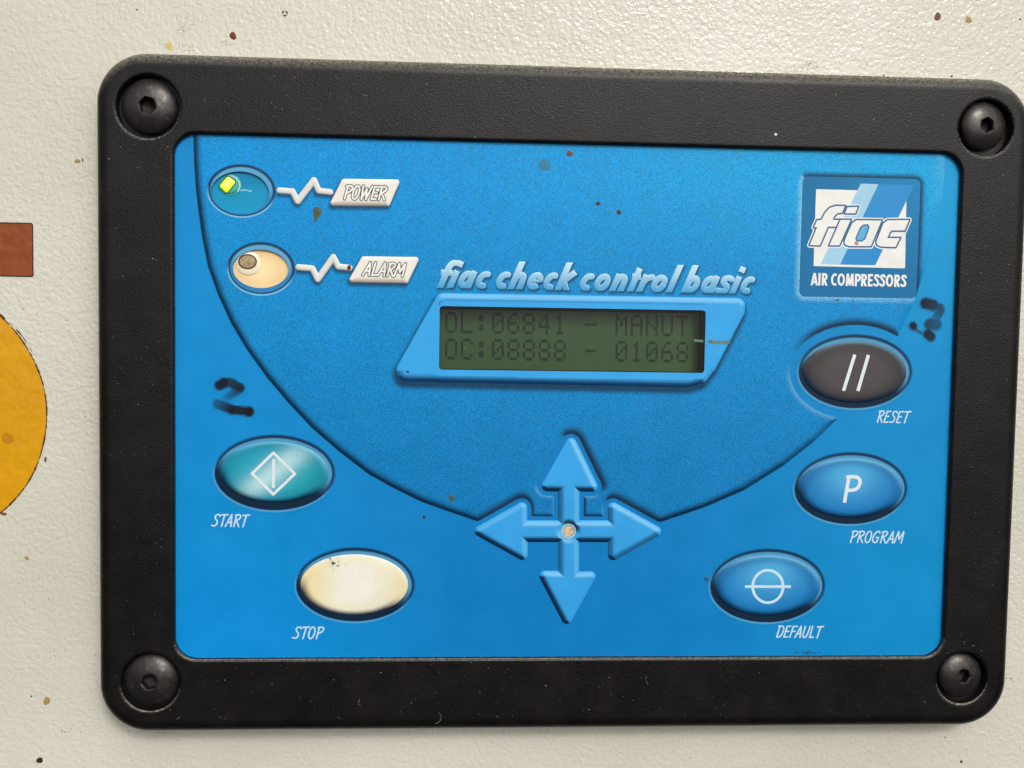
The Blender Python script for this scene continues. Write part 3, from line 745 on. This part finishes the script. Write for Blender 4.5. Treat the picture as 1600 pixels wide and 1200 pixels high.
# ---- lamps behind their windows
for k, lab in (('power', 'teal oval window with a lit green-yellow LED'), ('alarm', 'cream oval window with an unlit LED')):
    (c0, rx0, ry0), (c1, rx1, ry1) = LAMPS[k]
    s0, s1 = sd_ell(c0, rx0, ry0), sd_ell(c1, rx1, ry1)
    box = (c0[0]-rx0-1.5, c0[1]-ry0-1.5, c0[0]+rx0+1.5, c0[1]+ry0+1.5)
    def rcol(u, v, d, n):
        q = s0(u, v); nx, ny = (u-c0[0])/rx0, (v-c0[1])/ry0; l = np.hypot(nx, ny)+1e-9; lam = (nx*.2+ny*.97)/l
        body = mix(np.broadcast_to(lin((40,130,190)), u.shape+(3,)), lin((92,166,208)), sstep(-.3, .5, lam))
        col = mix(body, lin((5,48,84)), sstep(-.62, -.25, q)*.95)
        outer = mix(np.broadcast_to(lin((126,198,234)), u.shape+(3,)), lin((6,54,94)), sstep(-.5, .1, lam))
        col = mix(col, outer, sstep(-.15, .05, q)); bs = bowl_base(u, v); return mix(col, bs, sstep(.12, .5, q))
    def wcol(u, v, d, n):
        x, y = (u-c1[0])/rx1, (v-c1[1])/ry1
        if k == 'power': c = mix(np.broadcast_to(lin((14,150,196)), u.shape+(3,)), lin((12,130,178)), sstep(-.2, 1, y))
        else: c = mix(np.broadcast_to(lin((255,228,176)), u.shape+(3,)), lin((240,206,152)), sstep(.2, 1, np.hypot(x, y)))
        return np.concatenate([c, np.full(u.shape+(1,), .02)], -1)
    wn = field('lamp_window', box, .2, s1, FILM, panel, z=lambda u, v, d: -.55+.0*u, col=wcol); wn['label'] = lab
    field('rim', box, .14, lambda X, Y: np.maximum(s0(X, Y)-.55, -s1(X, Y)), FILM, wn, z=lambda u, v, d: .24+.0*u, col=rcol, skirt=-.55)
    if k == 'power':
        lc = tuple(map(float, P(359.5, 289.5))); 
        field('led_lens', (lc[0]-4, lc[1]-4, lc[0]+4, lc[1]+4), .2, lambda X, Y: np.hypot(X-lc[0], Y-lc[1])-2.75, LEDCLEAR, wn,
              z=lambda u, v, d: -.5+.3*np.sqrt(np.clip(1-(1+d/2.75)**2, 0, 1)))
        gc = tuple(map(float, P(355.5, 288.3)))
        df = sd_round([(356,275.5),(367.5,284),(354,301),(343,290.5)], 3)
        field('led_chip', (gc[0]-4, gc[1]-4, gc[0]+4, gc[1]+4), .12, lambda X, Y: df(X, Y)-.05, LEDLIT, wn, z=lambda u, v, d: -.18+.25*np.clip(-d/.8, 0, 1), skirt=-.4)
        cf = sd_poly(PP([(356,281),(362,285.5),(354,294),(348.5,290)]))
        field('led_core', (gc[0]-3, gc[1]-3, gc[0]+3, gc[1]+3), .1, lambda X, Y: cf(X, Y)-.25, LEDHOT, wn, z=.09)
        ef = lambda X, Y: np.maximum(df(X, Y)-.42, -(df(X, Y)-.12))
        field('led_edge', (gc[0]-4, gc[1]-4, gc[0]+4, gc[1]+4), .1, ef, simple('olive_led_edge', lin((60,110,60)), .3), wn, z=-.17)
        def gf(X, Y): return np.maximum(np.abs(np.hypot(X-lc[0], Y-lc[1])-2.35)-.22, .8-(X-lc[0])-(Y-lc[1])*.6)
        field('painted_lens_arc', (lc[0]-4, lc[1]-4, lc[0]+4, lc[1]+4), .1, gf, simple('painted_pale_glint', lin((140,215,215)), .15, .7), wn, z=-.18)  # highlight on the lens, painted as a pale arc
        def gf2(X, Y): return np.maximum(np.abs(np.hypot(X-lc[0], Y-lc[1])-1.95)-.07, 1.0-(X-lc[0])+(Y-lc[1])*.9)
        field('painted_lens_arc', (lc[0]-4, lc[1]-4, lc[0]+4, lc[1]+4), .1, gf2, simple('painted_lens_shade', lin((20,80,80)), .15, .7), wn, z=-.15)  # shade low on the lens, painted as a dark arc
        g2 = sd_strokes([([tuple(q) for q in PP([(372,297.5),(382,296.5),(392,298.5)])], 1.)], 1.2*PX)
        gb = tuple(map(float, P(382, 297)))
        field('window_scratch', (gb[0]-3, gb[1]-2, gb[0]+3, gb[1]+2), .1, g2, simple('pale_scratch', lin((120,200,218)), .3), wn, z=-.5)
    else:
        lc = tuple(map(float, P(387.8, 411.2)))
        field('led_lens', (lc[0]-4, lc[1]-4, lc[0]+4, lc[1]+4), .15, lambda X, Y: np.hypot(X-lc[0], Y-lc[1])-3.15, simple('cream_led_collar', lin((250,236,206)), .25, .5, .05), wn,
              z=lambda u, v, d: -.5+.45*np.sqrt(np.clip(1-(1+d/3.15)**2, 0, 1)))
        lc2 = tuple(map(float, P(386.8, 408.7)))
        e2 = sd_ell(lc2, 2.3, 1.85)
        field('led_ring', (lc2[0]-3, lc2[1]-3, lc2[0]+3, lc2[1]+3), .1, lambda X, Y: np.abs(e2(X, Y)+.12)-.16, DKSPOT, wn, z=.02, skirt=-.3)
        field('led_chip', (lc2[0]-3, lc2[1]-3, lc2[0]+3, lc2[1]+3), .12, lambda X, Y: e2(X, Y)+.2, LEDOFF, wn, z=lambda u, v, d: -.02+.05*np.clip(-d/1.7, 0, 1))

# ---- traces and name plates
GREYW = lin((214,214,210))
for k in ('power', 'alarm'):
    def tcol(u, v, d, n):
        lam = n[0]*LX+n[1]*LY; c = np.broadcast_to(lin((224,224,222)), u.shape+(3,))
        return mix(mix(c, lin((120,126,130)), np.clip(1+d/.5, 0, 1)*sstep(0, .8, -lam)*.8), lin((245,246,246)), np.clip(1+d/.6, 0, 1)*sstep(.2, .9, lam)*.5)
    t = field('pulse_trace', bb(trace_st[k], 1.2), .13, trace_sdf[k], FILM, ovl, z=lambda u, v, d: .22+.3*np.sqrt(np.clip(1-(1+d/.82)**2, 0, 1)), col=tcol)
    t['label'] = 'white heartbeat line between the lamp and the word ' + k.upper()
    def pcol(u, v, d, n):
        lam = n[0]*LX+n[1]*LY
        c = mix(np.broadcast_to(lin((238,234,224)), u.shape+(3,)), lin((240,240,238)), np.clip(1+d/1.2, 0, 1)*sstep(.2, .9, lam))
        return mix(c, lin((130,108,86)), np.clip(1+d/1.35, 0, 1)**.7*sstep(.1, .9, -lam)*.72)
    bx = bb([(PP(PLATES[k]), 1)], 1.2)
    p = field('name_plate', bx, .16, plate_sdf[k], FILM, ovl, z=lambda u, v, d: .22+.3*np.sqrt(np.clip(1-(1-np.clip(-d/1.2, 0, 1))**2, 0, 1)), col=pcol, skirt=.1)
    p['label'] = 'white raised plate with the word ' + k.upper()
    if k == 'power': st, a_, e_, n_, H_ = lay('POWER', CAPS, (536.5,311.0), (601,312.5), 20, .26, .07)
    else: st, a_, e_, n_, H_ = lay('ALARM', CAPS, (567,430.0), (630,432.0), 19.5, .26, .07)
    fs = sd_strokes(st, 1.25*PX)
    field('lettering', bb(st, .8), .085, lambda X, Y: np.abs(fs(X, Y)-.13)-.10, simple('dark_outline_ink', lin((30,28,30)), .5), ovl, z=.56)
    field('lettering', bb(st, .8), .085, lambda X, Y: fs(X, Y)-.1, simple('white_fill_ink', lin((240,238,234)), .5), ovl, z=.55)

# ---- small captions
for txt, pl, pr, h in (('START', (330.5,822), (384,823), 18.5), ('STOP', (457,997.5), (502,998), 18.5), ('RESET', (1369,659.8), (1417,661), 18.5),
                       ('PROGRAM', (1327,847.5), (1409,848.5), 18.5), ('DEFAULT', (1212,995.5), (1280.5,996.5), 18.5)):
    st, *_ = lay(txt, CAPS, pl, pr, h, .24, .09)
    o = field('lettering', bb(st, .6), .09, sd_strokes(st, 1.15*PX), PALEINK, ovl, z=.06); o['label'] = 'white caption ' + txt

# ---- title
def title_col(u, v, d, n):
    y = ((u-ta[0])*tn[0]+(v-ta[1])*tn[1])/tH
    c = mix(np.broadcast_to(lin((84,168,218)), u.shape+(3,)), lin((190,228,246)), sstep(.0, 1.0, y)); lam = n[0]*LX+n[1]*LY
    return mix(c, lin((205,236,250)), np.clip(1+d/.3, 0, 1)*sstep(.1, .8, lam)*.6)
ttl = field('title_lettering', tbb, .11, title_sdf, FILM, ovl, z=lambda u, v, d: .26+.08*np.clip(-d/.4, 0, 1), col=title_col)
ttl['label'] = 'pale blue slanted product title'

# ---- badge
bdg = field('logo_badge', (bu0-1, bv0-1, bu1+1, bv1+1), .35, badge_sdf, FILM, ovl, z=.235,
            col=lambda u, v, d, n: np.concatenate([mix(np.broadcast_to(lin((18,112,164)), u.shape+(3,)), lin((26,130,186)), sstep(0, 1, (u-bu0)/(bu1-bu0))*sstep(0, 1, (v-bv0)/(bv1-bv0))), np.full(u.shape+(1,), .05)], -1))
bdg['label'] = 'square blue emblem with a white slanted word'
def C5(pts): return PP([(x/5.216+1230, y/5.216+250) for x, y in pts])
def flat(name, f, box, mt, z, parent, res=.1): return field(name, box, res, f, mt, parent, z=z)
bbx = (bu0, bv0, bu1, bv1)
EW = simple('emblem_white_ink', lin((236,236,232)), .4, .35, .05, 200); EP = simple('emblem_pale_ink', lin((160,206,232)), .4, .35, .04)
EB = simple('emblem_blue_ink', lin((8,138,206)), .4, .35, .04); EO = simple('emblem_outline_ink', lin((38,98,140)), .4, .35, .05)
sq = sd_poly(C5([(237,243),(965,262),(953,879),(217,860)]))
flat('emblem_square', lambda X, Y: sq(X, Y)-.15, bbx, EW, .25, ovl, .2)
flat('emblem_stripe', sd_poly(C5([(597,193),(742,198),(430,853),(270,848)])), bbx, EP, .262, ovl, .25)
flat('emblem_stripe', sd_poly(C5([(740,198),(1030,205),(1000,268),(715,858),(428,853)])), bbx, EB, .268, ovl, .25)
notch = sd_poly(C5([(966,250),(1012,250),(1012,330),(966,340)]))
G_f = [(178,695),(238,550),(213,550),(240,490),(275,487),(305,430),(345,388),(395,373),(470,375),(446,432),(405,436),(378,464),(370,487),(420,487),(396,546),(330,546),(264,698)]
G_i = [(430,487),(517,487),(422,698),(338,698)]; G_d = [(487,384),(577,381),(553,438),(466,437)]
G_a = [(560,489),(768,492),(680,704),(500,704),(468,690),(462,664),(478,620),(525,515)]
G_ac = [(620,528),(655,526),(666,548),(632,645),(604,664),(565,662),(553,642),(592,548)]
G_c = [(815,490),(992,488),(955,577),(850,577),(835,590),(815,635),(918,635),(880,712),(760,708),(728,694),(722,664),(780,515)]
gl_ = [sd_poly(C5(g_)) for g_ in (G_f, G_i, G_d, G_c)]; ga, gac = sd_poly(C5(G_a)), sd_poly(C5(G_ac))
def logo(X, Y):
    d = np.maximum(ga(X, Y), -gac(X, Y))
    for g_ in gl_: d = np.minimum(d, g_(X, Y))
    return d
def logo_solid(X, Y):
    d = ga(X, Y)
    for g_ in gl_: d = np.minimum(d, g_(X, Y))
    return d
flat('emblem_halo', lambda X, Y: logo_solid(X, Y)-.62, bbx, EW, .276, ovl, .12)
flat('emblem_outline', lambda X, Y: np.minimum(logo_solid(X, Y)-.34, 9), bbx, EO, .284, ovl, .1)
flat('emblem_word', lambda X, Y: logo(X, Y)+.08, bbx, EW, .292, ovl, .09)
flat('emblem_counter', lambda X, Y: gac(X, Y)+.28, bbx, simple('emblem_counter_ink', lin((88,170,220)), .4), .292, ovl, .1)
st, a_, e_, n_, H_ = lay('AIR COMPRESSORS', HEAVY, (1266.8,445.8), (1415.6,448.6), 19.5, .0, .0)
hclip = lambda X, Y, a_=a_, n_=n_, H_=H_: np.maximum(-((X-a_[0])*n_[0]+(Y-a_[1])*n_[1]), ((X-a_[0])*n_[0]+(Y-a_[1])*n_[1])-H_)
flat('lettering', sd_strokes(st, H_*.088, True, hclip), bb(st, .5), EW, .26, ovl, .075)['label'] = 'white heavy capitals under the emblem'
blob('stain', 1338, 380, 3.2, TAN, ovl, .295, 5, lift=.01)

# ---- display
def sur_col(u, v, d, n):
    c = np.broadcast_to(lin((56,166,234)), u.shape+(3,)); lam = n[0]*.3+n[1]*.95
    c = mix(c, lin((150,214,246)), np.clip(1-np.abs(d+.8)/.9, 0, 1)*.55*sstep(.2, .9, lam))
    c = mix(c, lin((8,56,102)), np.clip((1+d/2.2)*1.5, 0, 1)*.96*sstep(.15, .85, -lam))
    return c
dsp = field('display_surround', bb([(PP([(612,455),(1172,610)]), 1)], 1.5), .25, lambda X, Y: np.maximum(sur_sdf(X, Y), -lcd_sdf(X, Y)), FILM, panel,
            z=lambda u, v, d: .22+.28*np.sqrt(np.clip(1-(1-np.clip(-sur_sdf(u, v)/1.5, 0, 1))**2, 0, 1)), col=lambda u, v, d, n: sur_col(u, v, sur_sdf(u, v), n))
dsp['label'] = 'light blue slanted frame round the LCD'
ring('inner_flank', rr_pts((lu0, lv0, lu1, lv1), .9, 8), .51, -6.4, LCDFRAME, dsp)
LZ = -6.0
scr = field('lcd_screen', (lu0-3, lv0-3, lu1+3, lv1+3), 1.0, sd_rrect(lu0-2.5, lv0-2.5, lu1+2.5, lv1+2.5, .5), LCD, panel, z=LZ)
scr['label'] = 'dim green character display with two lines of text'
mx0, my0 = map(float, P(1094, 530, LZ+2)); mtop = float(P(900, 486.5, LZ+2)[1])
def modf(X, Y): return np.minimum(np.maximum(mx0-X, X-(lu1+.6)), np.maximum(mtop-Y+.01*(X-lu0)*0, Y-(lv1+.6)))
mf = field('lcd_module_frame', (lu0-.5, lv0-.5, lu1+.8, lv1+.8), .4, lambda X, Y: np.maximum(modf(X, Y), sd_rrect(lu0-.3, lv0-.3, lu1+.5, lv1+.5, .5)(X, Y)), LCDFRAME, scr, z=LZ+1.2, skirt=LZ+.1)  # module frame strips, placed and raised to shade the top row and right end
DOT = {'O':'01110 10001 10001 10001 10001 10001 01110','L':'10000 10000 10000 10000 10000 10000 11111',':':'00000 01100 01100 00000 01100 01100 00000',
 '0':'01110 10001 10011 10101 11001 10001 01110','6':'00110 01000 10000 11110 10001 10001 01110','8':'01110 10001 10001 01110 10001 10001 01110',
 '4':'00010 00110 01010 10010 11111 00010 00010','1':'00100 01100 00100 00100 00100 00100 01110','-':'00000 00000 00000 11111 00000 00000 00000',
 'M':'10001 11011 10101 10101 10001 10001 10001','A':'01110 10001 10001 11111 10001 10001 10001','N':'10001 10001 11001 10101 10011 10001 10001',
 'U':'10001 10001 10001 10001 10001 10001 01110','T':'11111 00100 00100 00100 00100 00100 00100','C':'01110 10001 10000 10000 10000 10001 01110'}
for txt, (pl, pr) in (('OL:06841 - MANUT', ((695.8,487), (1057.5,493.3))), ('OC:08888 - 01068', ((695.8,528.6), (1057.5,534.8)))):
    a = np.array(P(*pl, LZ)); b = np.array(P(*pr, LZ)); pitch = (b[0]-a[0])/15; dx = pitch*.155; dy = 4.85*PX; sl = (b[1]-a[1])/(b[0]-a[0])
    for i, ch in enumerate(txt):
        if ch == ' ': continue
        pts, q = [], []
        for r, row in enumerate(DOT[ch].split()):
            for c_, bit in enumerate(row):
                if bit == '1':
                    x, y = a[0]+i*pitch+c_*dx, a[1]-r*dy+sl*0; k0 = len(pts)
                    pts += [(x, y-dy*.93, LZ+.05), (x+dx*.92, y-dy*.93, LZ+.05), (x+dx*.92, y, LZ+.05), (x, y, LZ+.05)]; q.append((k0, k0+1, k0+2, k0+3))
        link('character', raw_mesh('character', pts, [np.array(q)]), scr, LCDINK)
field('window_film', (lu0-1, lv0-1, lu1+1, lv1+1), 1.5, sd_rrect(lu0+.02, lv0+.02, lu1-.02, lv1-.02, .85), GLASS, dsp, z=.1)
# grey abrasion across the surround and the window
AB = simple('grey_abrasion', lin((104,128,122)), .7, .2, .3, 1500)
f1 = sd_strokes([([tuple(q) for q in PP([(1108,533.5),(1120,535),(1138,534.5)])], 1)], 2.6*PX)
o1 = tuple(map(float, P(1122, 534))); wob = lambda X, Y: .12*np.sin(X*7)+.1*np.sin(X*17+Y*9)
field('abrasion', (o1[0]-4, o1[1]-1.5, o1[0]+4, o1[1]+1.5), .1, lambda X, Y: f1(X, Y)+wob(X, Y), AB, dsp, z=.53)
f2 = sd_strokes([([tuple(q) for q in PP([(1086,532),(1098,533)])], 1)], 1.8*PX); o2 = tuple(map(float, P(1092, 532)))
field('abrasion', (o2[0]-3, o2[1]-1.5, o2[0]+3, o2[1]+1.5), .1, lambda X, Y: f2(X, Y)+wob(X, Y), AB, dsp, z=.14)

# ---- marker scribbles
def scribble(label, strokes):
    """felt marker strokes: (x0, y0, x1, y1, half width in px, ink at the start, ink at the end)"""
    S = []
    for x0, y0, x1, y1, r, a0, a1 in strokes:
        S.append((*map(float, P(x0, y0)), *map(float, P(x1, y1)), r*PX, a0, a1))
    def cap(s_, X, Y):
        ex, ey = s_[2]-s_[0], s_[3]-s_[1]; L = math.hypot(ex, ey)+1e-6; ex /= L; ey /= L
        t = (X-s_[0])*ex+(Y-s_[1])*ey; q = (X-s_[0])*ey-(Y-s_[1])*ex; tc = np.clip(t, 0, L)
        return np.hypot(X-s_[0]-ex*tc, Y-s_[1]-ey*tc)-s_[4]+.10*np.sin(q*9+t*1.3)+.06*np.sin(t*11+q*3), tc/L, q, t
    f = lambda X, Y: np.min([cap(s_, X, Y)[0] for s_ in S], 0)
    def colr(u, v, d, n):
        k = np.zeros(u.shape)
        for i, s_ in enumerate(S):
            c, t, q, al = cap(s_, u, v)
            streak = .86+.14*np.sin(q*14+i*2+.6*np.sin(al*2.3))+.10*np.sin(al*5+q*6)*np.sin(al*8.3-q*3)
            k = np.maximum(k, (s_[5]+(s_[6]-s_[5])*t)*streak*sstep(.35, -.45, c))
        return mix(base_col(u, v), lin((12,13,22)), np.clip(k*1.25, 0, 1)**.6)
    q = np.array(S); m = 2.6
    return tag(field('marker_scribble', (min(q[:,0].min(), q[:,2].min())-m, min(q[:,1].min(), q[:,3].min())-m, max(q[:,0].max(), q[:,2].max())+m, max(q[:,1].max(), q[:,3].max())+m),
               .12, lambda X, Y: f(X, Y)-.34, FILM, ovl, z=.075, col=colr), label)
scribble('black felt marker smudge above the start button', [(343,602,350,599,7.6,.92,.95),(350,597,363,598,7,.9,.7),(363,600,375,606,7.2,.75,.9),
         (374,609,350,624,5.6,.75,.08),(340,631,362,640,7.4,.45,.95),(362,640,388,643,7,.95,.9),(388,643,389,643,8,1.0,1.0)])
scribble('black felt marker smudge above the reset button', [(1446,474,1458,477,9,.92,.8),(1464,479,1469,481,6.6,.6,.65),(1469,486,1459,502,7,.62,.3),
         (1453,507,1462,507,9.6,.7,.55),(1450,522,1454,526,8,.95,.85),(1426.5,509,1427,510,6.2,1.0,1.0),(1428,514,1445,523,2.2,.6,.5)])

# ---- stains and dust on the panel
for i, (px, py, r, m_, sx, sy, wz) in enumerate([(890,240,4.6,RUST,1,1.1,.2),(934.5,318,3.3,DKSPOT,1,1,.2),(967,331.5,3.6,DKSPOT,1,1,.2),(705.5,778,5.2,OLIVE,1,1,.18),
        (662.5,808,2.6,DKSPOT,.6,1.4,.02),(637,581,3.1,DKSPOT,1.3,.8,.45),(545.5,418,3.8,REDB,.8,1.1,.5),(1104,904,4,simple('faint_blue_stain', lin((22,96,142)),.5),1,1.1,.02),
        (1308,469,2.2,OLIVE,1.4,.8,.2),(1333,469.5,1.6,OLIVE,1,1,.2),(521,880,2.2,OLIVE,1.4,1,.3),(528,884,1.8,DKSPOT,1.6,.5,.32),(516,873,1.6,DKSPOT,1.6,.5,.25)]):
    blob('stain', px, py, r, m_, ovl, wz, 40+i, sx, sy, lift=.05)
blob('stain', 851, 258, 9, simple('faint_green_stain', lin((44,124,160)), .5, .3, .08, 1500), ovl, .19, 71, 1, 1.15, lift=.012)
# teardrop under the heartbeat
td = [(*map(float, P(496+(-4.0)*t, 330+18*t)), (6.0*(1-t)**1.1+.5)*PX) for t in np.linspace(0, 1, 9)]
q = np.array(td)
field('drip', (q[:,0].min()-1.5, q[:,1].min()-1.5, q[:,0].max()+1.5, q[:,1].max()+1.5), .12,
      lambda X, Y: np.min([np.hypot(X-a, Y-b)-c for a, b, c in td], 0), OLIVE, ovl, z=lambda u, v, d: .22+.08*np.clip(-d/.5, 0, 1))
flecks('dirt', [(520,877,7,3,60),(528,882,9,3,26),(518,886,3,3,14),(497,853,6,2,14),(477,712,6,3,12)], simple('key_dirt', lin((92,80,66)), .8), kb['stop'][0], .33, (.03,.12))
flecks('dirt', [(1262,1019.5,11,1,40)], simple('edge_dirt', lin((30,60,70)), .8), ovl, .04, (.06,.2))
def dust(name, boxpx, n, wz, parent, size=(.04,.1), mt=DUST, keep=None):
    pts, tri = [], []
    while n > 0:
        qx, qy = rng.uniform(boxpx[0], boxpx[2]), rng.uniform(boxpx[1], boxpx[3]); u, v = map(float, P(qx, qy, wz))
        if keep and not keep(u, v): n -= 1; continue
        z = wz if not callable(wz) else wz
        s = rng.uniform(*size)*(1 if rng.rand() > .06 else 1.9); a = rng.rand()*6.28; e = rng.uniform(.4, 1); k = len(pts)
        for j in range(4):
            t = j*math.pi/2; x, y = s*math.cos(t), s*e*math.sin(t); pts.append((u+x*math.cos(a)-y*math.sin(a), v+x*math.sin(a)+y*math.cos(a), wz+.04))
        tri.append((k, k+1, k+2, k+3)); n -= 1
    o = link(name, raw_mesh(name, pts, [np.array(tri)]), parent, mt); o['kind'] = 'stuff'; return o
def on_bezel(u, v):
    X, Y = np.array([u]), np.array([v]); return bez_sdf(X, Y)[0] < -.8 and b_out(X, Y)[0] < -3.4
dust('dust', (150,90,1600,1140), 2300, TOPW, bez, (.035,.10), keep=on_bezel)
dust('dust', (700,480,1098,582), 150, .1, dsp, (.035,.085), simple('glass_dust', lin((150,165,148)), .9))
BLUED = simple('light_film_dust', lin((110,190,235)), .8)
dust('dust', (280,215,1470,1020), 420, .3, ovl, (.03,.07), BLUED, keep=lambda u, v: ov_sdf(np.array([u]), np.array([v]))[0] < -1)
# fibres and scratches on the bezel
def fibre(pts_px, hw, parent, w):
    st = [([tuple(q) for q in PP(smooth_pl(pts_px), w)], 1.)]
    field('fibre', bb(st, .5), .06, sd_strokes(st, hw*.6), DUST, parent, z=w+.04)
for p in ([(684,1112),(690,1118),(688,1127),(680,1131)], [(1010,1056),(1009,1064),(1013,1070)], [(562,1093),(559,1099),(563,1103)], [(276,1124),(282,1120)],
          [(1116,176),(1120,183)], [(1234,136),(1236,141)], [(523,117),(529,123)], [(668,129),(666,134)]):
    fibre(p, .045, bez, TOPW)
blob('lint', 1212, 210, 2.2, simple('white_lint', (.75,.75,.72), .8), bez, TOPW, 3)
# dust caught in the seams and faint rub marks on the frame
seam = [(x, 1027.5+(-.0036*(x-320)), 9, .5, 5) for x in range(310, 1450, 18)]
flecks('seam_dust', seam, DUST, bez, TOPW-.45, (.03,.09))
flecks('seam_dust', [(sx_, sy_, 1.2, 1.2, 2) for (qx, qy, rr_, _) in hx for a_ in np.linspace(.35, 2.7, 22)
                     for sx_, sy_ in [(qx+(rr_+2)*math.cos(a_), qy+(rr_+2)*math.sin(a_))]], simple('grey_rub', lin((112,106,98)), .8), bez, TOPW, (.03,.08))
flecks('rub_mark', [(245,758,9,4,40),(1395,1102,12,6,46),(1150,1036,12,3,22),(1060,1108,12,8,26),(270,640,2,90,30),(276,520,1,120,24),(1540,760,14,40,24),(1060,135,150,14,60)],
       simple('grey_rub', lin((98,94,90)), .8), bez, TOPW, (.02,.07))
